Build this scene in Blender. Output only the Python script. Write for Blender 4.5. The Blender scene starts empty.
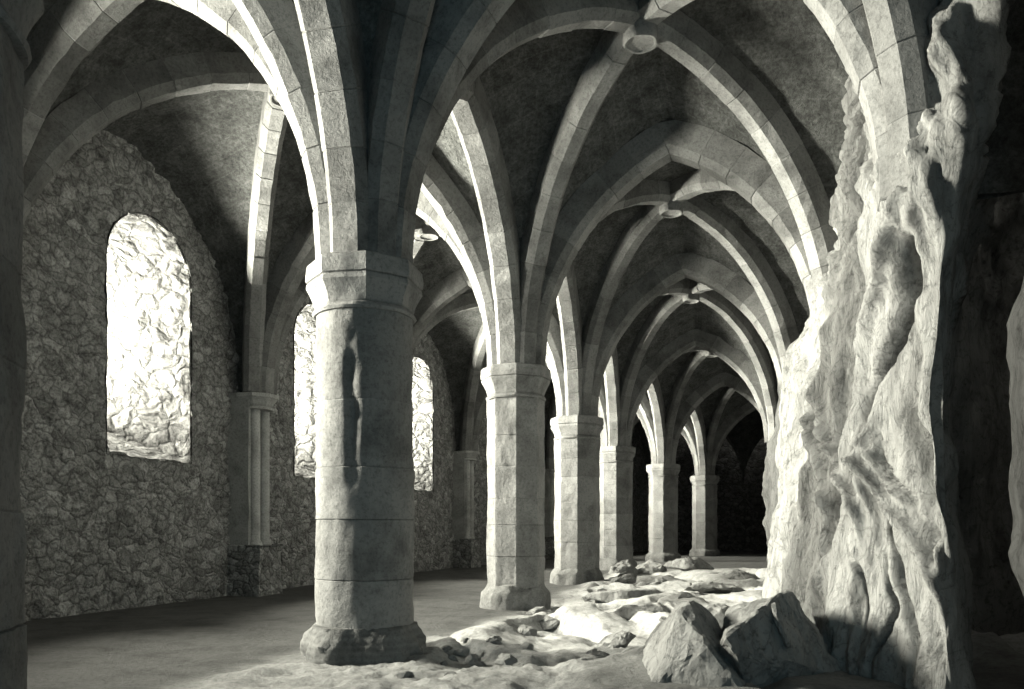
import bpy, bmesh, math, random
import numpy as np
from mathutils import Vector, noise, Matrix

random.seed(7)
SC = bpy.context.scene
COL = SC.collection

# ------------------------------------------------------------------ camera, light, exposure
cam_d = bpy.data.cameras.new('camera')
cam = bpy.data.objects.new('camera', cam_d)
COL.objects.link(cam)
cam.location = (0, 0, 1.25)
cam.rotation_euler = (math.pi / 2, 0, 0)
cam_d.sensor_width = 36
cam_d.lens = 36 * 800 / 1024
cam_d.shift_y = 185.5 / 1024
cam_d.clip_end = 300
SC.camera = cam
SC.view_settings.view_transform = 'Standard'
SC.view_settings.look = 'None'
SC.view_settings.gamma = 1
SC.view_settings.use_curve_mapping = False
SC.view_settings.exposure = 0.0

world = bpy.data.worlds.new('sky')
SC.world = world
world.use_nodes = True
bg = world.node_tree.nodes['Background']
bg.inputs[0].default_value = (1.0, 0.97, 0.84, 1)
bg.inputs[1].default_value = 1.0

KEY = (1.0, 0.975, 0.83)
FILL = (0.48, 0.86, 1.0)
WINDOW_POWER = {-1: 0, 0: 3200, 1: 3500, 2: 3600, 3: 3600, 4: 3600, 5: 2300}


def area_light(name, loc, direction, sx, sy, power, color, spread=180):
    l = bpy.data.lights.new(name, 'AREA')
    l.shape = 'RECTANGLE'
    l.size, l.size_y = sx, sy
    l.energy = power
    l.color = color
    l.spread = math.radians(spread)
    o = bpy.data.objects.new(name, l)
    COL.objects.link(o)
    o.location = loc
    o.rotation_euler = Vector(direction).to_track_quat('-Z', 'Y').to_euler()
    return o


# added bluish fill light behind the camera, lifts the shadows
area_light('shadow_fill', (0.3, -3.6, 2.4), (0.0, 1, 0.08), 4.2, 3.6, 150, FILL)

# ------------------------------------------------------------------ plan of the vaulted hall
H = 3.86                      # springing height
CP = {-1: (-3.8, -1.2), 0: (-2.58, 3.3), 1: (-1.47, 8.0), 2: (0.064, 13.0), 3: (1.52, 18.7),
      4: (3.28, 25.3), 5: (6.05, 32.0), 6: (9.3, 38.6), 7: (12.9, 44.6)}
CR = {0: .475, 1: .475, 2: .455, 3: .51, 4: .52, 5: .56, 6: .57}
LP = {-1: (-8.6, -.6), 0: (-7.4, 4.6), 1: (-6.72, 9.7), 2: (-5.05, 15.5), 3: (-3.6, 20.5),
      4: (-1.6, 26.7), 5: (1.6, 34.5), 6: (4.75, 40.8), 7: (8.2, 47.0)}
RP = {-1: (2.6, -2.6), 0: (3.1, 3.0), 1: (3.40, 6.3), 2: (4.75, 11.3), 3: (6.2, 17.0),
      4: (8.0, 23.8), 5: (10.5, 30.4), 6: (13.6, 36.6), 7: (17.2, 42.4)}
V2 = lambda p: Vector((p[0], p[1]))


# ------------------------------------------------------------------ helpers
def fbm(p, octs=4, scale=1.0):
    return noise.fractal(Vector(p) * scale, 0.9, 2.1, octs, noise_basis='PERLIN_ORIGINAL')


def tag(o, label=None, cat=None, group=None, kind=None):
    if label: o['label'] = label
    if cat: o['category'] = cat
    if group: o['group'] = group
    if kind: o['kind'] = kind
    return o


def empty(name, loc, rz=0):
    o = bpy.data.objects.new(name, None)
    COL.objects.link(o)
    o.location = loc
    o.rotation_euler.z = rz
    o.empty_display_size = .2
    return o


def mesh_obj(name, verts, faces, mat, parent=None, tones=None, uvs=None, smooth=True, world_coords=True):
    me = bpy.data.meshes.new(name)
    me.from_pydata([tuple(v) for v in verts], [], faces)
    if tones is not None:
        at = me.color_attributes.new('tone', 'FLOAT_COLOR', 'POINT')
        arr = np.ones((len(verts), 4), dtype=np.float32)
        arr[:, :3] = np.asarray(tones, dtype=np.float32).reshape(-1, 1)
        at.data.foreach_set('color', arr.ravel())
    if uvs is not None:
        uvl = me.uv_layers.new(name='UVMap')
        li = np.zeros(len(me.loops), dtype=np.int32)
        me.loops.foreach_get('vertex_index', li)
        uvl.data.foreach_set('uv', np.asarray(uvs, dtype=np.float32)[li].ravel())
    me.polygons.foreach_set('use_smooth', [smooth] * len(me.polygons))
    me.materials.append(mat)
    o = bpy.data.objects.new(name, me)
    COL.objects.link(o)
    if parent is not None:
        o.parent = parent
        if world_coords:
            bpy.context.view_layer.update()
            o.matrix_parent_inverse = parent.matrix_world.inverted()
    me.update()
    return o


def fix_normals(o, sharp=None):
    bm = bmesh.new()
    bm.from_mesh(o.data)
    bmesh.ops.recalc_face_normals(bm, faces=bm.faces)
    if sharp:
        for e in bm.edges:
            if len(e.link_faces) == 2 and e.calc_face_angle(0) > sharp:
                e.smooth = False
    bm.to_mesh(o.data)
    bm.free()
    return o


def grid_faces(nu, nv, closed_u=False):
    f = []
    for i in range(nu if closed_u else nu - 1):
        j2 = (i + 1) % nu
        for k in range(nv - 1):
            f.append((i * nv + k, j2 * nv + k, j2 * nv + k + 1, i * nv + k + 1))
    return f


# ------------------------------------------------------------------ materials
def new_mat(name, rough=.9):
    m = bpy.data.materials.new(name)
    m.use_nodes = True
    nt = m.node_tree
    b = nt.nodes['Principled BSDF']
    b.inputs['Roughness'].default_value = rough
    b.inputs['Specular IOR Level'].default_value = .2
    return m, nt, b


def N(nt, t, **kw):
    n = nt.nodes.new(t)
    for k, v in kw.items():
        setattr(n, k, v)
    return n


def ramp(nt, src, stops):
    r = N(nt, 'ShaderNodeValToRGB')
    e = r.color_ramp.elements
    while len(e) < len(stops):
        e.new(.5)
    for el, (p, c) in zip(e, stops):
        el.position = p
        el.color = (c, c, c, 1) if not isinstance(c, tuple) else (*c, 1)
    nt.links.new(src, r.inputs[0])
    return r.outputs[0]


def mix_mul(nt, a, b, fac=1.0):
    m = N(nt, 'ShaderNodeMix', data_type='RGBA', blend_type='MULTIPLY')
    m.inputs[0].default_value = fac
    nt.links.new(a, m.inputs[6])
    nt.links.new(b, m.inputs[7])
    return m.outputs[2]


def rgb(nt, c):
    n = N(nt, 'ShaderNodeRGB')
    n.outputs[0].default_value = (*c, 1)
    return n.outputs[0]


def nz(nt, vec, scale, detail=5, rough=.6, dist=0):
    n = N(nt, 'ShaderNodeTexNoise')
    n.inputs['Scale'].default_value = scale
    n.inputs['Detail'].default_value = detail
    n.inputs['Roughness'].default_value = rough
    n.inputs['Distortion'].default_value = dist
    if vec is not None:
        nt.links.new(vec, n.inputs['Vector'])
    return n.outputs['Fac']


def bump(nt, b, h, strength, dist):
    bp = N(nt, 'ShaderNodeBump')
    bp.inputs['Strength'].default_value = strength
    bp.inputs['Distance'].default_value = dist
    nt.links.new(h, bp.inputs['Height'])
    nt.links.new(bp.outputs[0], b.inputs['Normal'])


def geo_pos(nt):
    return N(nt, 'ShaderNodeNewGeometry').outputs['Position']


def dressed_stone(name, col, stain=.55):
    m, nt, b = new_mat(name)
    p = geo_pos(nt)
    at = N(nt, 'ShaderNodeAttribute', attribute_name='tone')
    c = mix_mul(nt, rgb(nt, col), at.outputs['Color'])
    c = mix_mul(nt, c, ramp(nt, nz(nt, p, 1.6, 7, .68, .4), [(.32, stain), (.56, 1.06)]))
    c = mix_mul(nt, c, ramp(nt, nz(nt, p, 26, 5, .8), [(.34, .6), (.52, 1.0)]))
    nt.links.new(c, b.inputs['Base Color'])
    bump(nt, b, nz(nt, p, 16, 7, .72), .6, .03)
    return m


def rubble_stone(name, col, dark, scale, strength=.8):
    """rubble masonry: cells of stone in dark joints"""
    m, nt, b = new_mat(name, .95)
    p = geo_pos(nt)
    nw = N(nt, 'ShaderNodeTexNoise')
    nw.inputs['Scale'].default_value = 2.2
    nw.inputs['Detail'].default_value = 4
    nt.links.new(p, nw.inputs['Vector'])
    add = N(nt, 'ShaderNodeVectorMath', operation='MULTIPLY_ADD')
    nt.links.new(nw.outputs['Color'], add.inputs[0])
    add.inputs[1].default_value = (.5, .5, .5)
    nt.links.new(p, add.inputs[2])
    mp = N(nt, 'ShaderNodeMapping')
    mp.inputs['Scale'].default_value = (1, 1, 1.5)
    nt.links.new(add.outputs[0], mp.inputs['Vector'])
    v = N(nt, 'ShaderNodeTexVoronoi', feature='DISTANCE_TO_EDGE')
    v.inputs['Scale'].default_value = scale
    nt.links.new(mp.outputs[0], v.inputs['Vector'])
    v2 = N(nt, 'ShaderNodeTexVoronoi', feature='F1')
    v2.inputs['Scale'].default_value = scale
    nt.links.new(mp.outputs[0], v2.inputs['Vector'])
    sep = N(nt, 'ShaderNodeSeparateColor')
    nt.links.new(v2.outputs['Color'], sep.inputs[0])
    c = mix_mul(nt, rgb(nt, col), ramp(nt, sep.outputs[0], [(0, .6), (1, 1.1)]))
    joint = ramp(nt, v.outputs['Distance'], [(.0, dark), (.12, 1.0)])
    c = mix_mul(nt, c, joint)
    c = mix_mul(nt, c, ramp(nt, nz(nt, p, 5, 7, .75), [(.34, .45), (.6, 1.1)]))
    c = mix_mul(nt, c, ramp(nt, nz(nt, p, 24, 4, .8), [(.36, .4), (.55, 1.0)]))
    nt.links.new(c, b.inputs['Base Color'])
    h = N(nt, 'ShaderNodeMath', operation='ADD')
    nt.links.new(ramp(nt, v.outputs['Distance'], [(.0, 0.0), (.2, .8)]), h.inputs[0])
    nt.links.new(nz(nt, p, 12, 6, .75), h.inputs[1])
    bump(nt, b, h.outputs[0], strength, .09)
    return m


def web_stone(name, col):
    m, nt, b = new_mat(name, .95)
    uv = N(nt, 'ShaderNodeUVMap').outputs[0]
    p = geo_pos(nt)
    br = N(nt, 'ShaderNodeTexBrick')
    br.inputs['Scale'].default_value = 1
    br.inputs['Brick Width'].default_value = .7
    br.inputs['Row Height'].default_value = .3
    br.inputs['Mortar Size'].default_value = .016
    br.inputs['Mortar Smooth'].default_value = .4
    br.inputs['Color1'].default_value = (.75, .75, .75, 1)
    br.inputs['Color2'].default_value = (1.1, 1.1, 1.1, 1)
    br.inputs['Mortar'].default_value = (1.7, 1.7, 1.7, 1)
    nt.links.new(uv, br.inputs['Vector'])
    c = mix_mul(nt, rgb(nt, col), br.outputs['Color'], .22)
    c = mix_mul(nt, c, ramp(nt, nz(nt, p, 3.0, 7, .75), [(.32, .4), (.65, 1.25)]))
    c = mix_mul(nt, c, ramp(nt, nz(nt, p, 18, 4, .8), [(.36, .5), (.6, 1.05)]))
    nt.links.new(c, b.inputs['Base Color'])
    bump(nt, b, nz(nt, p, 9, 7, .75), .8, .08)
    return m


def rock_stone(name, col, lo=.5):
    m, nt, b = new_mat(name, .9)
    p = geo_pos(nt)
    mp = N(nt, 'ShaderNodeMapping')
    mp.inputs['Scale'].default_value = (1, 1, .38)
    mp.inputs['Rotation'].default_value = (.0, .35, 0)
    nt.links.new(p, mp.inputs['Vector'])
    c = mix_mul(nt, rgb(nt, col), ramp(nt, nz(nt, mp.outputs[0], 2.4, 8, .7, .8), [(.36, lo), (.52, 1.0)]))
    c = mix_mul(nt, c, ramp(nt, nz(nt, p, 14, 6, .8), [(.34, .45), (.47, 1.0)]))
    # thin dark cracks
    v = N(nt, 'ShaderNodeTexVoronoi', feature='DISTANCE_TO_EDGE')
    v.inputs['Scale'].default_value = 1.9
    nw = N(nt, 'ShaderNodeTexNoise')
    nw.inputs['Scale'].default_value = 1.7
    nw.inputs['Detail'].default_value = 5
    nt.links.new(p, nw.inputs['Vector'])
    add = N(nt, 'ShaderNodeVectorMath', operation='MULTIPLY_ADD')
    nt.links.new(nw.outputs['Color'], add.inputs[0])
    add.inputs[1].default_value = (1.1, 1.1, 1.1)
    nt.links.new(mp.outputs[0], add.inputs[2])
    nt.links.new(add.outputs[0], v.inputs['Vector'])
    crack = ramp(nt, v.outputs['Distance'], [(.0, .68), (.035, 1.0)])
    c = mix_mul(nt, c, crack)
    nt.links.new(c, b.inputs['Base Color'])
    h = N(nt, 'ShaderNodeMath', operation='MULTIPLY_ADD')
    nt.links.new(nz(nt, mp.outputs[0], 7, 9, .72, .6), h.inputs[0])
    h.inputs[1].default_value = 1.0
    h.inputs[2].default_value = 0
    bump(nt, b, h.outputs[0], 1.0, .10)
    return m


def ground_mat(name):
    m, nt, b = new_mat(name, .95)
    p = geo_pos(nt)
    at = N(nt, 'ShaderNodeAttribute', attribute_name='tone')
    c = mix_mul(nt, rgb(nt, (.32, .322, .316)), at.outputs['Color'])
    c = mix_mul(nt, c, ramp(nt, nz(nt, p, 2.2, 8, .7, .5), [(.32, .55), (.55, 1.0)]))
    c = mix_mul(nt, c, ramp(nt, nz(nt, p, 20, 5, .8), [(.32, .6), (.55, 1.0)]))
    nt.links.new(c, b.inputs['Base Color'])
    bump(nt, b, nz(nt, p, 10, 9, .75), .7, .06)
    return m


M_COL = dressed_stone('dressed_column_stone', (.18, .181, .178))
M_BASE = dressed_stone('worn_base_stone', (.16, .161, .158), .4)
M_RIB = dressed_stone('dressed_rib_stone', (.165, .166, .163), .5)
M_PIER = dressed_stone('wall_pier_stone', (.34, .343, .336), .6)
M_WALL = rubble_stone('rubble_wall_stone', (.33, .333, .328), .55, 4.2, .6)
M_REVEAL = rubble_stone('reveal_rubble', (.062, .062, .061), .35, 2.6, .8)  # window reveals: rubble colour darkened to offset the strong window light
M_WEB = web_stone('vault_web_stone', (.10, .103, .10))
M_ROCK = rock_stone('living_rock', (.245, .247, .242))
M_ROCKD = rock_stone('shaded_rock', (.085, .086, .085))  # darker copy of the rock, shade of the right side put into its colour
M_BOULDER = rock_stone('boulder_rock', (.21, .212, .208), .7)
M_GROUND = ground_mat('trodden_ground')
M_DARK = rubble_stone('unlit_end_rubble', (.16, .16, .16), .5, 3.0)  # end wall rubble, colour darkened to stand for the unlit far bay


# ------------------------------------------------------------------ arch curves
def arch_half(a, rise, t):
    """point (horizontal run from springing, height) and outward normal at t in 0..1, pointed circular or elliptic"""
    if rise >= a:
        R = (a * a + rise * rise) / (2 * a)
        th = t * math.asin(min(1, rise / R))
        return R * (1 - math.cos(th)), R * math.sin(th), (-math.cos(th), math.sin(th))
    th = t * math.pi / 2
    nx, nzv = -math.cos(th) / a, math.sin(th) / rise
    l = math.hypot(nx, nzv)
    return a * (1 - math.cos(th)), rise * math.sin(th), (nx / l, nzv / l)


def arch_curve(P, Q, d, rise, t, n=0, flat=False, tie=None):
    """half arch from springing at P (offset d) to the crown point tie (default: midpoint of PQ), offset n outwards"""
    P, Q = V2(P), V2(Q)
    mid = V2(tie) if tie is not None else (P + Q) / 2
    dr = (mid - P)
    L = dr.length
    dr /= L
    x, z, nn = arch_half(L - d, rise, t)
    if flat:                       # both halves of a vault cell meet on the crown line
        w = t ** 3
        nn = (nn[0] * (1 - w), nn[1] * (1 - w) + w)
    q = P + dr * (d + x + nn[0] * n)
    return Vector((q.x, q.y, H + z + nn[1] * n)), Vector((dr.x * nn[0], dr.y * nn[0], nn[1]))


D0 = .46
RISE_D, RISE_T, RISE_L = 3.6, 3.06, 3.0
RISE_DS = {'L': 3.74, 'R': 3.6}
RISE_TL = 3.35           # the arches to the window wall stand a little steeper


def centre(i, side):
    o = LP if side == 'L' else RP
    c = (V2(CP[i]) + V2(CP[i + 1]) + V2(o[i]) + V2(o[i + 1])) / 4
    if side == 'R' and i in (1, 2):
        c += Vector((-.08, .32))
    return c


def build_arch(name, P, Q, rise, width, depth, ch, label, cat, group, crown=None, mat=None, seed=0):
    rnd = random.Random(seed)
    mat = mat or M_RIB
    prof = [(-width / 2, depth), (-width / 2, ch), (-width / 2 + ch * .85, 0), (width / 2 - ch * .85, 0), (width / 2, ch), (width / 2, depth)]
    verts, faces, tones = [], [], []
    ringi = 0
    prev = None
    n_prof = len(prof)
    halves = [(P, Q, False), (Q, P, True)]
    rings = []                    # (centre point, normal, side, scale, tone)
    for (A, B, rev) in halves:
        tie = crown
        mid = V2(tie) if tie is not None else (V2(A) + V2(B)) / 2
        dr = (mid - V2(A)).normalized()
        side = Vector((-dr.y, dr.x, 0))
        if rev:
            side = -side
        L = (mid - V2(A)).length
        arc = 1.25 * (L + rise) / 1.6
        nb = max(5, int(arc / .52))
        hv = []
        for k in range(nb):
            t0, t1 = k / nb, (k + 1) / nb
            tone = rnd.uniform(.72, 1.12)
            off = rnd.uniform(-.009, .006)
            e = .010 / (arc / nb) / nb
            ts = [(t0, .006), (t0 + e, 0), ((t0 * 2 + t1) / 3, 0), ((t0 + 2 * t1) / 3, 0), (t1 - e, 0), (t1, .006)]
            for (t, g) in ts:
                hv.append((t, g, tone if g == 0 else tone * 1.1, off if g == 0 else 0))
        hv2 = []
        for (t, g, tone, off) in hv:
            p, nn = arch_curve(A, B, D0, rise, t, 0, tie=tie)
            hv2.append((p, nn, side, g, tone, off))
        if rev:
            hv2.reverse()
        rings += hv2
    for (p, nn, side, g, tone, off) in rings:
        for (s, d) in prof:
            s2 = s - math.copysign(g, s)
            d2 = d + (g if d < depth else 0) + off
            q = p + side * s2 + nn * d2
            w = fbm(q, 3, 5.0) * .012
            verts.append(q + side * w + nn * w)
            tones.append(tone)
    nr = len(rings)
    for i in range(nr - 1):
        for k in range(n_prof - 1):
            a = i * n_prof + k
            faces.append((a, a + 1, a + n_prof + 1, a + n_prof))
        a = i * n_prof
        faces.append((a + n_prof - 1, a, a + n_prof, a + 2 * n_prof - 1))
    faces.append(tuple(range(n_prof)))
    faces.append(tuple(range((nr - 1) * n_prof, nr * n_prof)))
    o = mesh_obj(name, verts, faces, mat, tones=tones, smooth=False)
    fix_normals(o)
    tag(o, label, cat, group, 'thing')
    return o


CN = {0: 'half-seen left-edge column', 1: 'nearest whole column', 2: 'second whole column', 3: 'third column',
      4: 'fourth column', 5: 'fifth column', 6: 'last column', 7: 'dark end wall'}


def opp(i, side):
    w = 'left wall' if side == 'L' else 'rock on the right'
    return w, CN[i]


seed = 0
for i in range(0, 7):
    seed += 10
    if i <= 6:
        pass
    for side, O in (('L', LP), ('R', RP)):
        wname = 'left wall' if side == 'L' else 'right-hand rock'
        # transverse arch at column i
        build_arch('transverse_arch', CP[i], O[i], RISE_T if side == 'R' else RISE_TL, .42 if side == 'R' else .38, .48, .10,
                   f'broad transverse arch from {CN[i]} straight across to {wname}', 'arch',
                   'transverse arches', seed=seed + (1 if side == 'L' else 2))
        if i == 6:
            continue
        c = centre(i, side)
        build_arch('diagonal_rib', CP[i], O[i + 1], RISE_DS[side], .36, .40, .10,
                   f'diagonal rib from {CN[i]} away to {wname} beside {CN[i + 1]}', 'vault rib',
                   'diagonal ribs', crown=c, seed=seed + (3 if side == 'L' else 4))
        build_arch('diagonal_rib', CP[i + 1], O[i], RISE_DS[side], .36, .40, .10,
                   f'diagonal rib from {CN[i + 1]} back to {wname} beside {CN[i]}', 'vault rib',
                   'diagonal ribs', crown=c, seed=seed + (5 if side == 'L' else 6))
    if i < 6:
        build_arch('arcade_arch', CP[i], CP[i + 1], RISE_L, .42, .50, .10,
                   f'lengthwise arch between {CN[i]} and {CN[i + 1]}', 'arch', 'arches along the row of columns', seed=seed + 7)

# keystones
def keystone(c, label, rise):
    prof = [(0.0, -.15), (.15, -.15), (.165, -.155), (.175, -.175), (.20, -.18), (.215, -.16), (.22, -.10), (.215, .0), (.20, .06), (.17, .3)]
    n = 28
    v, f = [], []
    for k in range(n):
        a = 2 * math.pi * k / n
        for (r, z) in prof:
            w = 1 + .03 * math.sin(5 * a) * (r > .1)
            v.append((c.x + r * w * math.cos(a), c.y + r * w * math.sin(a), H + rise + z + .02))
    f = grid_faces(n, len(prof), True)
    o = mesh_obj('keystone_boss', v, f, M_RIB, tones=[1.05] * len(v))
    bm = bmesh.new(); bm.from_mesh(o.data); bmesh.ops.remove_doubles(bm, verts=bm.verts, dist=1e-4); bm.to_mesh(o.data); bm.free()
    fix_normals(o, .6)
    tag(o, label, 'keystone', 'round keystones where the ribs cross', 'thing')


for i in range(0, 6):
    for side in 'LR':
        keystone(centre(i, side), 'round keystone boss over the %s aisle between %s and %s' % (
            'window' if side == 'L' else 'rock', CN[i], CN[i + 1]), RISE_DS[side])

# ------------------------------------------------------------------ ceiling webs
def build_ceiling():
    verts, faces, uvs = [], [], []

    def panel(P, A_from, A_to, A_rise, nA, crown, d_n, bP=None):
        nt_, ns = 18, 9
        base = len(verts)
        for a in range(nt_):
            t = a / (nt_ - 1)
            if bP is None:
                b, _ = arch_curve(A_from, A_to, D0, A_rise, t, nA, True)
            else:
                b, _ = arch_curve(bP[0], bP[1], D0, A_rise, t, nA, True)
            d, _ = arch_curve(P, P, D0, RISE_DS[side], t, d_n, True, tie=crown)
            ln = (b - d).length
            for k in range(ns):
                s = k / (ns - 1)
                q = b.lerp(d, s)
                q.z += .16 * 4 * s * (1 - s) * t
                w = fbm(q, 4, 1.7) * .05
                q += Vector((w, w, w * .8))
                verts.append(q)
                uvs.append(((s - .5) * ln, t * 5.2))
        for a in range(nt_ - 1):
            for k in range(ns - 1):
                x = base + a * ns + k
                faces.append((x, x + ns, x + ns + 1, x + 1))

    for i in range(-1, 7):
        for side, O in (('L', LP), ('R', RP)):
            c = centre(i, side)
            C0, C1, O0, O1 = CP[i], CP[i + 1], O[i], O[i + 1]
            out = (V2(O0) + V2(O1) - V2(C0) - V2(C1)).normalized() * (.75 if side == 'L' else .9)
            W0, W1 = V2(O0) + out, V2(O1) + out
            nT, nD = .41, .33
            rt = RISE_T if side == 'R' else RISE_TL
            for P, Q, r in ((C0, O0, rt), (O0, C0, rt), (C1, O1, rt), (O1, C1, rt),
                            (C0, C1, RISE_L), (C1, C0, RISE_L)):
                panel(P, P, Q, r, nT, c, nD)
            panel(O0, None, None, RISE_L, nT, c, nD, (W0, W1))
            panel(O1, None, None, RISE_L, nT, c, nD, (W1, W0))
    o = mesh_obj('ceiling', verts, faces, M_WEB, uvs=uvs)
    tag(o, kind='structure')


build_ceiling()

# ------------------------------------------------------------------ left wall with splayed window niches
def seg_frame(A, B):
    A, B = V2(A), V2(B)
    u = (B - A).normalized()
    n_in = Vector((u.y, -u.x))          # points into the hall (to +x)
    return A, B, u, n_in


WL = {}
for i in range(-1, 8):
    a = V2(LP[max(i - 1, -1)]); b = V2(LP[min(i + 1, 7)])
    u = (b - a).normalized()
    WL[i] = V2(LP[i]) + Vector((-u.y, u.x)) * .28

WIN_Z0, WIN_Z1, WIN_HW = 2.45, 6.42, .96
WIN_OFF = {0: .6, 1: .62, 2: .35, 3: .3, 4: .3, 5: .3}


def win_outline_sd(x, z, hw=WIN_HW, z0=WIN_Z0, z1=WIN_Z1):
    """signed distance-like value (negative inside) to a round-headed window centred on x=0"""
    zc = z1 - hw
    if z > zc:
        return math.hypot(x, z - zc) - hw
    return max(abs(x) - hw, z0 - z)


def win_outline(hw, z0, z1, n_arc=26, n_side=22, n_sill=12):
    zc = z1 - hw
    pts = [(hw, z0 + (zc - z0) * k / n_side) for k in range(n_side)]
    pts += [(hw * math.cos(math.pi * k / n_arc), zc + hw * math.sin(math.pi * k / n_arc)) for k in range(n_arc)]
    pts += [(-hw, zc - (zc - z0) * k / n_side) for k in range(n_side)]
    pts += [(-hw + 2 * hw * k / n_sill, z0) for k in range(n_sill)]
    return pts


def rubble_h(p):
    q = Vector((p.x, p.y, p.z * 1.35)) * 3.3
    q += Vector((noise.noise(q * .7), noise.noise(q * .7 + Vector((9, 3, 1))), noise.noise(q * .7 + Vector((2, 7, 5))))) * .5
    d, _ = noise.voronoi(q)
    e = min(1, (d[1] - d[0]) * 2.2)
    return .055 * e + .05 * fbm(p, 4, 1.3) + .02 * fbm(p, 3, 6)


def build_wall_left():
    verts, faces = [], []
    for i in range(-1, 7):
        A, B, u, n = seg_frame(WL[i], WL[i + 1])
        L = (B - A).length
        st = .065 if 0 <= i <= 2 else .13
        nx, nzv = int(L / st) + 1, int(8.3 / st) + 1
        has = i in WINDOW_POWER and i >= 0
        base = len(verts)
        sd = {}
        for a in range(nx):
            for k in range(nzv):
                s, z = L * a / (nx - 1), -.1 + 8.4 * k / (nzv - 1)
                x = s - L / 2 - WIN_OFF.get(i, 0)
                if has:
                    jag = .05 * noise.noise(Vector((x * 3, z * 3, i * 7.0)))
                    d = win_outline_sd(x, z) + jag
                    sd[(a, k)] = d
                    if abs(d) < st * .62:       # pull the nearest vertices onto the opening's edge
                        e = .01
                        gx = (win_outline_sd(x + e, z) - win_outline_sd(x - e, z)) / (2 * e)
                        gz = (win_outline_sd(x, z + e) - win_outline_sd(x, z - e)) / (2 * e)
                        g = max(.3, math.hypot(gx, gz))
                        x -= gx / g * d
                        z -= gz / g * d
                        s = x + L / 2 + WIN_OFF.get(i, 0)
                P = A + u * s
                p3 = Vector((P.x, P.y, z))
                h = rubble_h(p3)
                if has:
                    h *= min(1, max(.25, (d) / .15)) if d < .15 else 1
                edge = min(s, L - s)
                verts.append((P.x + n.x * h, P.y + n.y * h, z))
        for a in range(nx - 1):
            for k in range(nzv - 1):
                if has:
                    m = (sd[(a, k)] + sd[(a + 1, k)] + sd[(a, k + 1)] + sd[(a + 1, k + 1)]) / 4
                    if m < 0:
                        continue
                x = base + a * nzv + k
                faces.append((x, x + nzv, x + nzv + 1, x + 1))
    o = mesh_obj('wall_left', verts, faces, M_WALL)
    tag(o, kind='structure')


build_wall_left()

WALL_T = 1.9
wn = 0
for i in range(0, 6):
    wn += 1
    A, B, u, n = seg_frame(WL[i], WL[i + 1])
    mid = (A + B) / 2 + u * WIN_OFF.get(i, 0)
    inn = win_outline(WIN_HW + .03, WIN_Z0 - .03, WIN_Z1 + .03)
    outp = win_outline(.55, WIN_Z0 + .75, WIN_Z1 - .35)
    nv = 24
    verts, faces = [], []
    npt = len(inn)
    sill_v, sill_f = [], []
    for a in range(npt):
        for k in range(nv):
            t = k / (nv - 1)
            x = inn[a][0] * (1 - t) + outp[a][0] * t
            z = inn[a][1] * (1 - t) + outp[a][1] * t
            P = mid + u * x - n * (t * WALL_T - .03)
            p3 = Vector((P.x, P.y, z))
            h = (rubble_h(p3) * 1.1 - .03) * (1 if 0 < k else .2)
            cx, cz = -x, (WIN_Z0 + 1.9 - z) * .5
            l = math.hypot(cx, cz) or 1
            P2 = P + u * (cx / l * h)
            verts.append((P2.x, P2.y, z + cz / l * h))
    all_f = grid_faces(npt, nv, True)
    n_side_arc = 22 + 26 + 22
    side_f = [f for f in all_f if f[0] // nv < n_side_arc and f[1] // nv <= n_side_arc]
    sill_fs = [f for f in all_f if f not in set(side_f)]
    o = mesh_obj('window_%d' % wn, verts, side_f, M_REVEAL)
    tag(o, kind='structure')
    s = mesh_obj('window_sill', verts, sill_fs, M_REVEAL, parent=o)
    for ob in (o, s):
        bm = bmesh.new(); bm.from_mesh(ob.data)
        bmesh.ops.delete(bm, geom=[v for v in bm.verts if not v.link_faces], context='VERTS')
        bm.to_mesh(ob.data); bm.free()
    Po = mid - n * (WALL_T + .02)
    pw = WINDOW_POWER.get(i, 0)
    if pw:
        area_light('window_daylight', (Po.x, Po.y, (WIN_Z0 + WIN_Z1) / 2 + .2), ((n + u * .24).x, (n + u * .24).y, .05), 1.05, 2.6, pw, KEY, 115)


# ------------------------------------------------------------------ columns
def ring_body(cx, cy, profile, n, rfun, mat, name, parent, tone_fun=None, cap=True, sharp=None):
    """profile: list of (r, z, octagon mix, tone); rfun adds wear"""
    v, tones = [], []
    nv = len(profile)
    for k in range(n):
        a = 2 * math.pi * k / n
        for (r, z, om, tn) in profile:
            ph = ((a + math.pi / 8 - profile_rot[0]) % (math.pi / 4)) - math.pi / 8
            rot_oct = math.cos(math.pi / 8) / math.cos(((a - profile_rot[0]) % (math.pi / 4)) - math.pi / 8)
            rr = r * (1 - om + om * rot_oct)
            p = Vector((cx + rr * math.cos(a), cy + rr * math.sin(a), z))
            rr += rfun(p, a, z)
            v.append((cx + rr * math.cos(a), cy + rr * math.sin(a), z))
            tones.append(tn)
    f = grid_faces(n, nv, True)
    if cap:
        f.append(tuple(k * nv for k in range(n))[::-1])
        f.append(tuple(k * nv + nv - 1 for k in range(n)))
    o = mesh_obj(name, v, f, mat, parent=parent, tones=tones)
    fix_normals(o, sharp)
    return o


profile_rot = [0.0]


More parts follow.
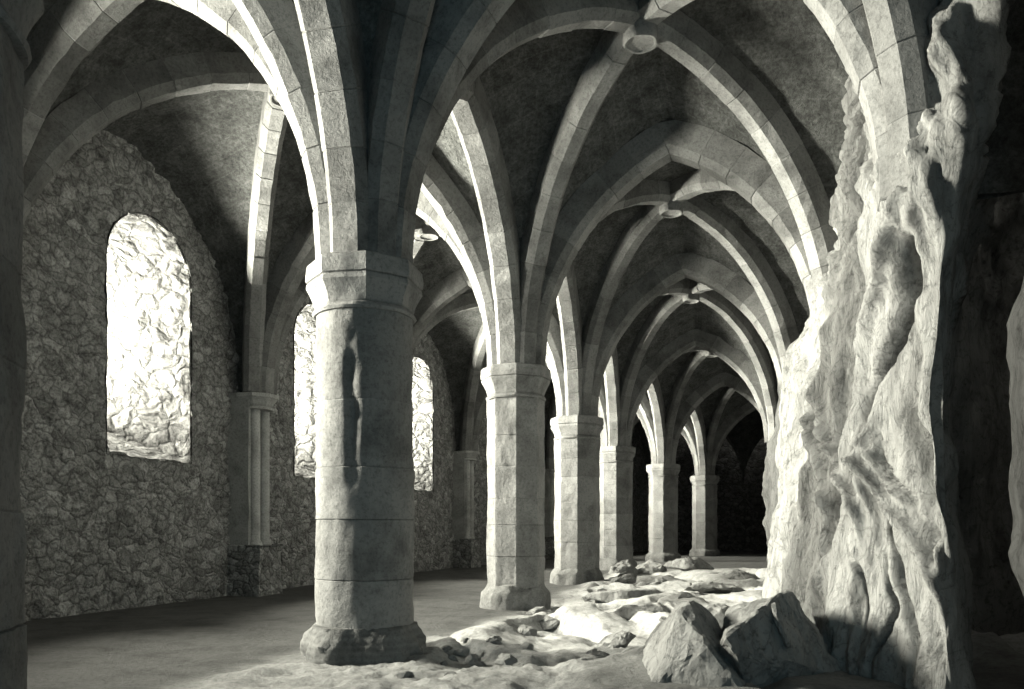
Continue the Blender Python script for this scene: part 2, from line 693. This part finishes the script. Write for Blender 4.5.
def column(i, label):
    cx, cy = CP[i]
    R = CR[i]
    rnd = random.Random(100 + i)
    root = empty('column', (cx, cy, 0))
    tag(root, label, 'column', 'columns down the middle of the vault', 'thing')
    profile_rot[0] = math.atan2(-cy, -cx) + .02     # an arris turned to the entrance side
    octm = 0.0 if i in (1,) else 1.0
    base_h = .32 if i == 1 else .38
    Rs = R if octm == 0 else R * 1.03
    # shaft with drum joints
    prof = []
    z = base_h - .05
    top = H - .50
    while z < top - .01:
        h = rnd.choice([.42, .5, .58, .64])
        z2 = z + h if z + h < top - .25 else top
        tn = rnd.uniform(.8, 1.05)
        e = .007
        off = rnd.uniform(-.006, .006)
        nseg = max(3, int((z2 - z) / .07))
        prof.append((Rs - .005, z, octm, tn * 1.12))
        for q in range(nseg + 1):
            zz = z + e + (z2 - z - 2 * e) * q / nseg
            tap = 1 + .015 * (1 - (zz / H)) - .0
            prof.append((Rs * tap + off, zz, octm, tn))
        prof.append((Rs - .005, z2, octm, tn * 1.12))
        z = z2

    def wear(p, a, z):
        w = .018 * fbm(p, 4, 2.2) + .008 * fbm(p, 3, 9)
        if i == 1:        # long spalled scar on the nearest shaft
            aa = (a - (profile_rot[0] - .30) + math.pi) % (2 * math.pi) - math.pi
            wob = .10 * noise.noise(Vector((z * 3, 1.3, 0)))
            g = math.exp(-((aa + wob) / .10) ** 2) * max(0, 1 - abs(z - 2.35) / .85)
            w -= .075 * g * (0.6 + .8 * abs(noise.noise(Vector((z * 4, 5, 0)))))
        return w

    ring_body(cx, cy, prof, 96 if i < 4 else 64, wear, M_COL, 'shaft', root, sharp=.5)
    # capital: round astragal growing into an octagonal abacus
    Ra = R * (1.21 if i == 1 else 1.26 if i == 2 else 1.21)
    c0 = top - .02
    cp = [(R * .96, c0, 0, .8), (R * 1.05, c0 + .005, .2, 1), (R * 1.085, c0 + .03, .3, 1), (R * 1.06, c0 + .06, .5, .95), (R * 1.02, c0 + .075, .6, .7),
          (R * 1.035, c0 + .10, .85, 1), (R * 1.07, c0 + .16, .95, 1), (R * 1.13, c0 + .22, 1, 1), (R * 1.20, c0 + .28, 1, 1), (Ra * .985, c0 + .32, 1, 1),
          (Ra * .97, c0 + .335, 1, .65), (Ra, c0 + .345, 1, 1.05), (Ra * 1.01, c0 + .40, 1, 1.05), (Ra * .99, H - .015, 1, 1.05), (Ra * .96, H, 1, 1)]
    ring_body(cx, cy, cp, 96, lambda p, a, z: .010 * fbm(p, 3, 4), M_COL, 'capital', root, sharp=.45)
    # base
    if i in (0, 1):
        bp = []
        for q in range(15):
            t = q / 14
            r = R * 1.33 * (1 - .20 * max(0, (t - .35) / .65) ** 2.2) * (1.02 - .06 * (1 - t))
            bp.append((r, -.12 + (base_h + .12) * t, 0, .8 + .1 * math.sin(q * 3)))
        bp.append((R * .9, base_h + .01, 0, .8))
        fb = lambda p, a, z: .075 * fbm(p, 5, 2.4) + .03 * fbm(p, 4, 9)
    else:
        bp = [(R * 1.27, -.15, .8, .9), (R * 1.27, -.02, .8, .9), (R * 1.28, .08, .85, .95), (R * 1.26, .16, .85, 1), (R * 1.24, .24, .8, 1),
              (R * 1.16, .29, .7, 1), (R * 1.08, .33, .8, 1), (R * 1.03, .37, .9, 1), (R * .95, base_h + .01, 1, .9)]
        k_ = .05 if i < 5 else .02
        chip_a = -math.pi / 2 + .3
        def fb(p, a, z):
            w = k_ * fbm(p, 5, 3.2) + .015 * fbm(p, 3, 10)
            aa = (a - chip_a + math.pi) % (2 * math.pi) - math.pi
            if i in (2, 3, 4):
                w -= .09 * math.exp(-(aa / .30) ** 2) * (1 if z < .3 else .4) * (1 + .5 * noise.noise(p * 6))
            return w
    ring_body(cx, cy, bp, 96, fb, M_BASE, 'base', root, sharp=.7)
    return root


column(0, 'dark column shaft cut off by the left edge of the view')
column(1, 'nearest and largest round column with a scarred shaft on a worn bulging base')
column(2, 'second whole column, faceted shaft on a broken block base')
column(3, 'third column in the row, faceted, rising from the edge of the rocky floor')
column(4, 'fourth column in the row, rocks heaped at its foot')
column(5, 'fifth column, slim in the distance on a squared base')
column(6, 'last and smallest column before the dark end of the hall')


# ------------------------------------------------------------------ wall piers
def wall_pier(i, label):
    px, py = LP[i]
    a = WL[max(i - 1, -1)]; b = WL[min(i + 1, 7)]
    u = (b - a).normalized()
    n = Vector((u.y, -u.x))
    root = empty('wall_pier', (px, py, 0))
    tag(root, label, 'wall pier', 'wall piers between the windows', 'thing')
    W = lambda s, d: V2(LP[i]) + u * s + n * d
    # pedestal
    def box(name, s0, s1, d0, d1, z0, z1, mat, seg=.12, amp=.02, tone=.9):
        bm = bmesh.new()
        bmesh.ops.create_cube(bm, size=1)
        for v in bm.verts:
            s = s0 if v.co.x < 0 else s1
            d = d0 if v.co.y < 0 else d1
            z = z0 if v.co.z < 0 else z1
            q = W(s, d)
            v.co = (q.x, q.y, z)
        cuts = max(1, int((z1 - z0) / seg))
        vert_e = [e for e in bm.edges if abs(e.verts[0].co.z - e.verts[1].co.z) > .5 * (z1 - z0)]
        hor_e = [e for e in bm.edges if e not in set(vert_e)]
        bmesh.ops.bevel(bm, geom=vert_e + hor_e, offset=.02, segments=1, affect='EDGES')
        bmesh.ops.subdivide_edges(bm, edges=[e for e in bm.edges if e.calc_length() > .2], cuts=cuts if cuts < 20 else 20, use_grid_fill=True)
        for v in bm.verts:
            w = amp * fbm(v.co, 4, 3)
            v.co += Vector((n.x * w, n.y * w, 0))
        vs = [v.co.copy() for v in bm.verts]
        bm.verts.index_update()
        fs = [tuple(v.index for v in f.verts) for f in bm.faces]
        bm.free()
        o = mesh_obj(name, vs, fs, mat, parent=root, tones=[tone] * len(vs), smooth=False)
        fix_normals(o)
        return o
    box('pedestal', -.40, .40, -.3, .42, -.1, .95, M_WALL, amp=.05)
    box('pilaster', -.33, .33, -.3, .14, .9, H - .02, M_PIER, amp=.012, tone=.8)
    for s in (-.13, .18):
        q = W(s, .17)
        prof = [(.12, .93, 0, 1), (.14, .97, 0, 1), (.12, 1.02, 0, 1), (.098, 1.06, 0, 1)] + [(.098, 1.06 + .27 * k, 0, .92 + .1 * ((k * 7) % 3) / 2) for k in range(1, 10)] + [(.098, H - .3, 0, 1)]
        ring_body(q.x, q.y, prof, 24, lambda p, a, z: .006 * fbm(p, 3, 6), M_PIER, 'colonnette', root, sharp=.7)
    q = W(.02, .10)
    cp = [(.28, H - .31, .5, .9), (.33, H - .30, .5, 1), (.33, H - .26, .5, 1), (.30, H - .24, .7, .8), (.33, H - .17, 1, 1), (.40, H - .10, 1, 1), (.43, H - .08, 1, 1), (.43, H - .01, 1, 1), (.4, H, 1, 1)]
    profile_rot[0] = math.atan2(n.y, n.x) + math.pi / 8
    ring_body(q.x, q.y, cp, 48, lambda p, a, z: .006 * fbm(p, 3, 6), M_PIER, 'capital', root, sharp=.5)


for i, l in ((0, 'wall pier of two colonnettes nearest the entrance on the left wall'),
             (1, 'wall pier of two colonnettes on the near side of the large bright window'),
             (2, 'wall pier of two colonnettes just past the large bright window'),
             (3, 'wall pier on the left wall hidden behind the nearest whole column'),
             (4, 'wall pier seen between the first and second columns past the third window'),
             (5, 'wall pier on the left wall seen past the second column'),
             (6, 'farthest wall pier on the left wall')):
    wall_pier(i, l)


# ------------------------------------------------------------------ floor
def smooth(a, b, x):
    t = min(1, max(0, (x - a) / (b - a)))
    return t * t * (3 - 2 * t)


def row_x(y):
    ks = sorted(CP)
    for a, b in zip(ks, ks[1:]):
        (x0, y0), (x1, y1) = CP[a], CP[b]
        if y <= y1 or b == ks[-1]:
            return x0 + (x1 - x0) * (y - y0) / (y1 - y0)


def floor_h(x, y):
    rx = x - row_x(y)
    rock = smooth(-.1, .9, rx + .35 * noise.noise(Vector((x * .9, y * .6, 3)))) * (1 - smooth(21, 27, y))
    rock *= .25 + .75 * smooth(6.6, 8.2, y)
    front = (1 - smooth(7.2, 9.0, y)) * smooth(-1.1, -.3, rx) * (1 - smooth(2.0, 2.9, rx))
    h = .012 * fbm((x, y, 0), 4, 1.2) + .006 * fbm((x, y, 4), 3, 5)
    q = Vector((x * .95 + .2 * y, y * .62, 0))
    q += Vector((noise.noise(q * 1.3), noise.noise(q * 1.3 + Vector((7, 2, 0))), 0)) * .35
    d, pts = noise.voronoi(q)
    c0 = pts[0]
    k1 = noise.cell(c0 * 37.1 + Vector((.3, .7, .1)))
    k2 = noise.cell(c0 * 53.3 + Vector((.9, .1, .4)))
    k3 = noise.cell(c0 * 71.7 + Vector((.5, .5, .8)))
    e = smooth(0, .16, d[1] - d[0])
    dq = q - c0
    plate = (.05 + .13 * k1 + (dq.x * k2 + dq.y * k3) * .22) * (.25 + .75 * e)
    swell = .07 * fbm((x, y, 1), 2, .45)
    h += rock * (plate + swell - .02 + .05 * fbm((x, y, 2), 5, 2.2) + .012 * fbm((x, y, 5), 4, 9))
    h += front * (.06 * (.2 + fbm((x, y, 7), 5, 2.0)) + .03 * fbm((x, y, 9), 4, 8))
    # flat apron left clear round each column foot
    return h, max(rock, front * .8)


def build_floor():
    def axis(parts):
        out = []
        for (a, b, s) in parts:
            n = max(1, round((b - a) / s))
            out += [a + (b - a) * k / n for k in range(n)]
        out.append(parts[-1][1])
        return out
    xs = axis([(-11, -3, .25), (-3, -1.5, .1), (-1.5, 4.2, .045), (4.2, 9, .12), (9, 20, .4)])
    ys = axis([(-5, 5, .5), (5, 12, .05), (12, 20, .08), (20, 28, .15), (28, 50, .5)])
    verts, tones = [], []
    for x in xs:
        for y in ys:
            h, r = floor_h(x, y)
            verts.append((x, y, h))
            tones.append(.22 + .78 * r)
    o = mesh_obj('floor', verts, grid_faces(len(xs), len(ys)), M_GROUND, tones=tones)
    tag(o, kind='structure')


build_floor()


# ------------------------------------------------------------------ rock spur on the right
def catmull(pts, t):
    n = len(pts) - 1
    f = t * n
    k = min(int(f), n - 1)
    f -= k
    p0, p1, p2, p3 = pts[max(k - 1, 0)], pts[k], pts[k + 1], pts[min(k + 2, n)]
    return .5 * ((2 * p1) + (p2 - p0) * f + (2 * p0 - 5 * p1 + 4 * p2 - p3) * f * f + (3 * p1 - p0 - 3 * p2 + p3) * f ** 3)


SPUR_Z = [-.2, 1.0, 2.0, 3.1, 3.7, 4.15, 4.6, 6.0, 8.2]
#           each row: plan control points from the dark recess round the nose to the far side
SPUR = [
    [(7.6, 9.6), (5.0, 9.0), (3.95, 7.20), (3.30, 5.95), (3.02, 6.35), (2.74, 6.80), (2.90, 8.1), (3.20, 9.9), (3.85, 12.2), (5.5, 14.6), (7.2, 15.2)],
    [(7.6, 9.6), (5.0, 9.0), (3.95, 7.20), (3.28, 5.95), (3.08, 6.48), (2.88, 7.0), (3.06, 8.3), (3.38, 10.0), (4.02, 12.2), (5.5, 14.6), (7.2, 15.2)],
    [(7.6, 9.6), (5.0, 9.0), (3.90, 7.20), (3.20, 5.95), (3.12, 6.60), (3.06, 7.3), (3.24, 8.5), (3.56, 10.1), (4.20, 12.2), (5.5, 14.6), (7.2, 15.2)],
    [(7.6, 9.6), (5.0, 9.0), (3.95, 7.20), (3.22, 5.90), (3.06, 6.52), (3.18, 7.5), (3.42, 8.8), (3.68, 10.2), (4.34, 12.1), (5.6, 14.6), (7.2, 15.2)],
    [(7.6, 9.6), (5.0, 9.0), (4.05, 7.20), (3.26, 5.85), (2.88, 6.28), (3.22, 7.5), (3.54, 8.9), (3.84, 10.2), (4.48, 12.0), (5.8, 14.6), (7.2, 15.2)],
    [(7.6, 9.6), (5.1, 9.0), (4.15, 7.20), (3.34, 5.85), (2.95, 6.36), (3.28, 7.5), (3.66, 8.9), (4.12, 10.3), (4.75, 12.0), (6.1, 14.6), (7.2, 15.2)],
    [(7.6, 9.6), (5.1, 9.0), (4.20, 7.20), (3.40, 5.85), (3.14, 6.45), (3.32, 7.5), (3.80, 8.9), (4.60, 10.3), (5.3, 12.0), (6.6, 14.6), (7.4, 15.2)],
    [(7.6, 9.6), (5.2, 9.0), (4.25, 7.20), (3.48, 5.85), (3.20, 6.50), (3.36, 7.5), (3.85, 8.8), (5.0, 10.0), (5.9, 12.0), (6.9, 14.6), (7.4, 15.2)],
    [(7.6, 9.6), (5.4, 9.0), (4.30, 7.20), (3.55, 5.85), (3.28, 6.50), (3.42, 7.5), (3.90, 8.8), (5.2, 10.0), (6.1, 12.0), (7.0, 14.6), (7.4, 15.2)],
]
# flowing ridges: (height, position round the nose 0..1) polylines, width, relief
RIDGES = [
    ([(3.57, .700), (2.99, .705), (2.21, .705), (1.37, .695), (0.64, .700)], .010, .16),
    ([(3.45, .680), (2.81, .662), (2.21, .665), (1.37, .653), (0.73, .666)], .009, .18),
    ([(3.1, .630), (2.57, .609), (2.09, .585), (1.58, .605), (0.91, .622), (.3, .625)], .008, .15),
    ([(2.6, .585), (2.15, .559), (1.79, .504), (1.52, .473), (1.34, .463)], .006, .13),
    ([(3.29, .551), (2.84, .582), (2.42, .596), (1.85, .564), (1.43, .531), (0.97, .538), (0.49, .560)], .008, .12),
    ([(1.90, .465), (1.76, .443), (1.40, .385), (1.07, .349), (0.73, .326)], .007, .13),
    ([(1.95, .440), (1.82, .422), (1.40, .360), (1.04, .328)], .006, .10),
    ([(3.75, .388), (3.32, .419), (2.93, .455), (2.42, .476), (1.9, .49)], .011, .12),
    ([(3.48, .370), (3.05, .365), (2.54, .341), (2.09, .342)], .010, .07),
    ([(1.01, .481), (0.55, .487), (0.07, .473)], .008, .06),
    ([(2.18, .422), (1.94, .448), (1.52, .438)], .008, .09),
]
CRACKS = [
    ([(1.34, .403), (1.01, .393), (0.70, .383), (0.25, .370)], .004, .12),
    ([(1.04, .486), (0.82, .460), (0.58, .458)], .0035, .08),
    ([(3.29, .373), (2.96, .388), (2.6, .414), (2.39, .450)], .010, .50),
    ([(1.7, .520), (1.16, .531), (0.82, .548), (0.58, .595)], .005, .12),
    ([(0.91, .414), (0.61, .396), (0.34, .422), (0.19, .438)], .004, .08),
    ([(2.12, .367), (1.79, .355), (1.64, .347)], .010, .24),
    ([(1.85, .415), (1.55, .375), (1.2, .340)], .005, .14),
    ([(2.5, .635), (1.9, .628), (1.3, .634), (.7, .645)], .005, .12),
    ([(2.9, .505), (2.3, .520), (1.9, .530), (1.5, .505)], .004, .08),
    ([(3.3, .470), (2.7, .500), (2.3, .490)], .004, .07),
]


def poly_at(pl, z):
    zs = [p[0] for p in pl]
    if z > zs[0] + .25 or z < zs[-1] - .25:
        return None, 0
    fade = min(1, (zs[0] + .25 - z) / .3, (z - zs[-1] + .25) / .3)
    zc = min(max(z, zs[-1]), zs[0])
    for a, b in zip(pl, pl[1:]):
        if b[0] <= zc <= a[0]:
            t = (zc - b[0]) / (a[0] - b[0])
            return b[1] + (a[1] - b[1]) * t, max(0, fade)
    return None, 0


def spur_pt(u, z):
    rows = [catmull([V2(p) for p in r], u) for r in SPUR]
    k = 0
    while k < len(SPUR_Z) - 2 and z > SPUR_Z[k + 1]:
        k += 1
    t = (z - SPUR_Z[k]) / (SPUR_Z[k + 1] - SPUR_Z[k])
    p0, p1, p2, p3 = rows[max(k - 1, 0)], rows[k], rows[k + 1], rows[min(k + 2, len(rows) - 1)]
    m1 = (p2 - p0) * .5 if k > 0 else (p2 - p1)
    m2 = (p3 - p1) * .5
    t2, t3 = t * t, t * t * t
    return p1 * (2 * t3 - 3 * t2 + 1) + m1 * (t3 - 2 * t2 + t) * .8 + p2 * (-2 * t3 + 3 * t2) + m2 * (t3 - t2) * .8


def build_spur():
    nu, nv = 330, 250
    P = np.zeros((nu, nv, 3))
    us = []
    # denser sampling round the nose
    for a in range(nu):
        t = a / (nu - 1)
        us.append(t if t < .12 else t)
    zs = [-.2 + 8.4 * (k / (nv - 1)) ** 1.25 for k in range(nv)]
    for a, u in enumerate(us):
        for k, z in enumerate(zs):
            q = spur_pt(u, z)
            P[a, k] = (q.x, q.y, z)
    du = np.gradient(P, axis=0)
    dv = np.gradient(P, axis=1)
    nrm = np.cross(dv, du)
    nrm /= np.linalg.norm(nrm, axis=2, keepdims=True) + 1e-9
    # outward: towards -x / -y side of the rock's middle
    c = np.array([5.5, 10.5, 0])
    sgn = np.sign(np.mean(np.sum(nrm[150] * (P[150] - c), axis=1)))
    nrm *= sgn
    verts = []
    for a, u in enumerate(us):
        for k, z in enumerate(zs):
            p = Vector(P[a, k])
            low = 1 - smooth(3.3, 4.3, z)
            s = Vector((p.x + .16 * p.z, p.y, p.z * .26))
            h = .11 * fbm(s, 5, 1.2)
            rg = 1 - abs(noise.noise(s * 2.1 + Vector((3, 1, 8)))) * 2.0
            h += .05 * (rg - .5)
            h += .05 * fbm(s, 6, 4.5)
            hi = 1 - low
            if hi > 0:       # rough hackly rock above
                sp = Vector((p.x * 2.4 + p.z * .5, p.y * 2.4, p.z * .55))
                h += hi * (.16 * (1 - 2 * abs(noise.noise(sp * 1.9))) + .10 * fbm(sp, 6, 3.0) - .05)
            for pl, w, amp in RIDGES:
                uc, fd = poly_at(pl, z)
                if uc is not None:
                    uc += .006 * noise.noise(Vector((z * 2.5, w * 900, 0)))
                    h += amp * fd * math.exp(-((u - uc) / w) ** 2)
            for pl, w, amp in CRACKS:
                uc, fd = poly_at(pl, z)
                if uc is not None:
                    uc += .008 * noise.noise(Vector((z * 4, w * 700, 0)))
                    h -= amp * fd * math.exp(-((u - uc) / w) ** 2)
            q = p + Vector(nrm[a, k]) * h
            verts.append(q)
    o = mesh_obj('rock_outcrop', verts, grid_faces(nu, nv), M_ROCK)
    fix_normals(o)
    tag(o, 'huge pale natural rock outcrop with flowing ridges, rising to the vault', 'rock', None, 'thing')


build_spur()


# near rock mass at the right edge
def build_rock_pillar():
    n, nv = 90, 90
    v = []
    for a in range(n):
        an = 2 * math.pi * a / n
        for k in range(nv):
            z = -.2 + 8.4 * k / (nv - 1)
            r = 1.13 + .12 * smooth(.6, 1.2, z) * (1 - smooth(2.35, 2.75, z))
            p = Vector((3.9 + r * math.cos(an), 3.9 + r * math.sin(an), z))
            r += .05 * fbm(p, 5, 1.5) + .02 * fbm(p, 4, 6)
            v.append((3.9 + r * math.cos(an), 3.9 + r * math.sin(an), z))
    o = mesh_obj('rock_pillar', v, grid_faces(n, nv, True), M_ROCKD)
    fix_normals(o)
    tag(o, 'dim grey rock mass just showing at the right edge of the view', 'rock', None, 'thing')


build_rock_pillar()


def build_wall_right():
    plan = [(5.2, -5), (5.6, 1), (6.6, 5.5), (7.4, 9), (7.0, 12), (6.0, 13.6)]
    for i in range(3, 8):
        plan.append((RP[i][0] + (.1 if i == 3 else -.1), RP[i][1]))
        if i < 7:
            plan.append(((RP[i][0] + RP[i + 1][0]) / 2 + .35, (RP[i][1] + RP[i + 1][1]) / 2 - .2))
    plan.append((19.5, 47))
    pts = [V2(p) for p in plan]
    nu, nv = 360, 80
    v = []
    for a in range(nu):
        u = a / (nu - 1)
        q = catmull(pts, u)
        q2 = catmull(pts, min(1, u + .002)); q0 = catmull(pts, max(0, u - .002))
        d = (q2 - q0).normalized()
        nn = Vector((-d.y, d.x))
        if nn.x > 0:
            nn = -nn
        for k in range(nv):
            z = -.2 + 8.6 * k / (nv - 1)
            s = Vector((q.x, q.y, z * .6))
            low = (1 - smooth(3.7, 4.3, z)) * smooth(14.5, 16.5, q.y)
            h = .28 * low + .22 * fbm(s, 5, .8) + .07 * fbm(s, 4, 4)
            w = q + nn * h
            v.append((w.x, w.y, z))
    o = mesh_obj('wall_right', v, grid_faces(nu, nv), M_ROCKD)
    fix_normals(o)
    tag(o, kind='structure')


build_wall_right()


def plain_wall(name, A, B, mat, z1=8.4):
    A, B = V2(A), V2(B)
    u = (B - A).normalized()
    n = Vector((-u.y, u.x))
    L = (B - A).length
    nx, nv = int(L / .2), 42
    v = []
    for a in range(nx):
        for k in range(nv):
            z = -.1 + (z1 + .1) * k / (nv - 1)
            q = A + u * (L * a / (nx - 1))
            h = rubble_h(Vector((q.x, q.y, z)))
            v.append((q.x + n.x * h, q.y + n.y * h, z))
    o = mesh_obj(name, v, grid_faces(nx, nv), mat)
    tag(o, kind='structure')


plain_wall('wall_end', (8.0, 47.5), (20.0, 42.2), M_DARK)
plain_wall('wall_back', (-9.5, -4.6), (6.5, -4.6), M_WALL)


# ------------------------------------------------------------------ boulders and loose stones
def boulder(name, pts, mat, label, cat='boulder', group=None, cuts=7, amp=.03, sc=3.0, seed=0, fine=.012):
    bm = bmesh.new()
    for p in pts:
        bm.verts.new(p)
    bmesh.ops.convex_hull(bm, input=bm.verts)
    bmesh.ops.delete(bm, geom=[v for v in bm.verts if not v.link_faces], context='VERTS')
    bmesh.ops.triangulate(bm, faces=bm.faces)
    bmesh.ops.bevel(bm, geom=list(bm.edges), offset=.02, segments=1, affect='EDGES', clamp_overlap=True)
    bmesh.ops.triangulate(bm, faces=bm.faces)
    for _ in range(cuts):
        es = [e for e in bm.edges if e.calc_length() > .09]
        if not es or len(bm.faces) > 9000:
            break
        bmesh.ops.subdivide_edges(bm, edges=es, cuts=1)
        bmesh.ops.triangulate(bm, faces=bm.faces)
    bm.normal_update()
    off = Vector((seed * 3.1, seed * 1.7, 0))
    disp = [(v, v.normal * (amp * (fbm(v.co + off, 5, sc) ) + fine * fbm(v.co + off, 4, sc * 5))) for v in bm.verts]
    for v, d in disp:
        v.co += d
    bmesh.ops.recalc_face_normals(bm, faces=bm.faces)
    me = bpy.data.meshes.new(name)
    bm.to_mesh(me)
    bm.free()
    me.materials.append(mat)
    o = bpy.data.objects.new(name, me)
    COL.objects.link(o)
    tag(o, label, cat, group, 'thing')
    return o


big = boulder('boulder', [(1.60, 6.05, .44), (1.66, 6.02, .34), (2.20, 6.58, .74), (2.32, 6.70, .74), (2.85, 6.80, .0), (1.88, 6.34, -.12), (2.72, 6.76, -.12),
                    (1.95, 7.2, .52), (2.2, 7.8, .42), (2.75, 7.7, .5), (1.75, 7.2, -.12), (2.9, 7.9, -.1), (2.60, 6.80, .40)],
              M_BOULDER, 'large boulder with a black shaded front face against the rock outcrop', amp=.05)
ridge = boulder('pale_ridge', [(2.05, 6.40, .66), (2.12, 6.38, .68), (2.14, 6.50, .64), (2.12, 6.30, .45), (2.17, 6.34, .30), (2.26, 6.38, .31), (2.25, 6.50, .34), (2.20, 6.52, .5)],
                M_BOULDER, 'narrow pale ridge standing out of the dark face', cat=None, amp=.02, seed=5)
ridge.parent = big
del ridge['kind']
boulder('boulder', [(1.38, 6.55, .60), (1.50, 6.70, .66), (1.02, 6.30, -.12), (1.86, 6.02, -.12), (1.22, 6.3, .2), (1.52, 6.22, .36), (1.75, 7.2, .56), (1.40, 7.6, .36),
                    (1.9, 7.4, .45), (1.1, 7.6, -.1), (2.0, 7.3, -.1)],
        M_BOULDER, 'pale sloping boulder at the bottom edge beside the black-fronted boulder', amp=.04, seed=3)


def stone(x, y, sx, sy, sz, label, group, seed, dark=False):
    rnd = random.Random(seed)
    h, _ = floor_h(x, y)
    pts = []
    for k in range(16):
        a = rnd.uniform(0, 2 * math.pi)
        zz = rnd.uniform(-.35, 1)
        r = math.sqrt(max(.15, 1 - max(zz, 0) ** 2)) * rnd.uniform(.75, 1)
        pts.append((x + sx * r * math.cos(a), y + sy * r * math.sin(a), h + sz * zz))
    return boulder('stone', pts, M_BOULDER, label, 'stone', group, amp=min(sx, sy, sz) * .15, sc=2.5 / max(sx, .1), seed=seed, fine=.006)


# single stones one can tell apart
stone(.42, 12.25, .22, .2, .17, 'squarish stone lying in front of the second column foot', None, 11)
stone(.70, 12.6, .17, .15, .12, 'small stone in the shadow right of the second column foot', None, 12)
stone(2.55, 18.3, .5, .4, .26, 'rounded rock at the right foot of the third column', None, 13)
stone(3.05, 22.3, .55, .5, .42, 'dark rock heaped against the fourth column foot', None, 14)
stone(3.85, 22.6, .6, .5, .40, 'pale tilted rock just right of the fourth column foot', None, 15)
stone(4.75, 21.8, .8, .5, .36, 'long low rock lying in the middle of the far floor', None, 16)
stone(5.6, 20.3, .9, .6, .42, 'dark broad rock by the outcrop on the far floor', None, 17)
stone(4.0, 15.6, .8, .5, .34, 'flat-topped rock against the foot of the outcrop', None, 18)
stone(2.1, 14.3, .9, .5, .22, 'wide pale slab lying mid floor right of the second column', None, 19)
stone(1.75, 11.2, .55, .4, .22, 'pale block in the middle of the rocky floor', None, 20)
stone(1.15, 9.0, .34, .3, .24, 'pale stone on the near floor left of the pale sloping boulder', None, 21)
stone(2.45, 9.6, .55, .45, .40, 'grey rock behind the black-fronted boulder', None, 22)
rs = random.Random(4)
for k in range(26):
    x, y = rs.uniform(-1.0, 1.0), rs.uniform(6.7, 8.6)
    if (x + 1.47) ** 2 + (y - 8.0) ** 2 < .62:
        continue
    q = rs.uniform(.05, .13)
    stone(x, y, q, q * rs.uniform(.7, 1), q * rs.uniform(.5, .8), 'small rough stone among the rubble right of the nearest column foot', 'loose rubble stones on the near floor', 40 + k)
for k in range(16):
    y = rs.uniform(10.0, 18.5)
    x = row_x(y) + rs.uniform(.9, 3.0)
    q = rs.uniform(.10, .22)
    stone(x, y, q, q * rs.uniform(.7, 1), q * rs.uniform(.4, .8), 'small broken stone scattered over the rocky floor beyond', 'broken stones on the rocky floor', 80 + k)
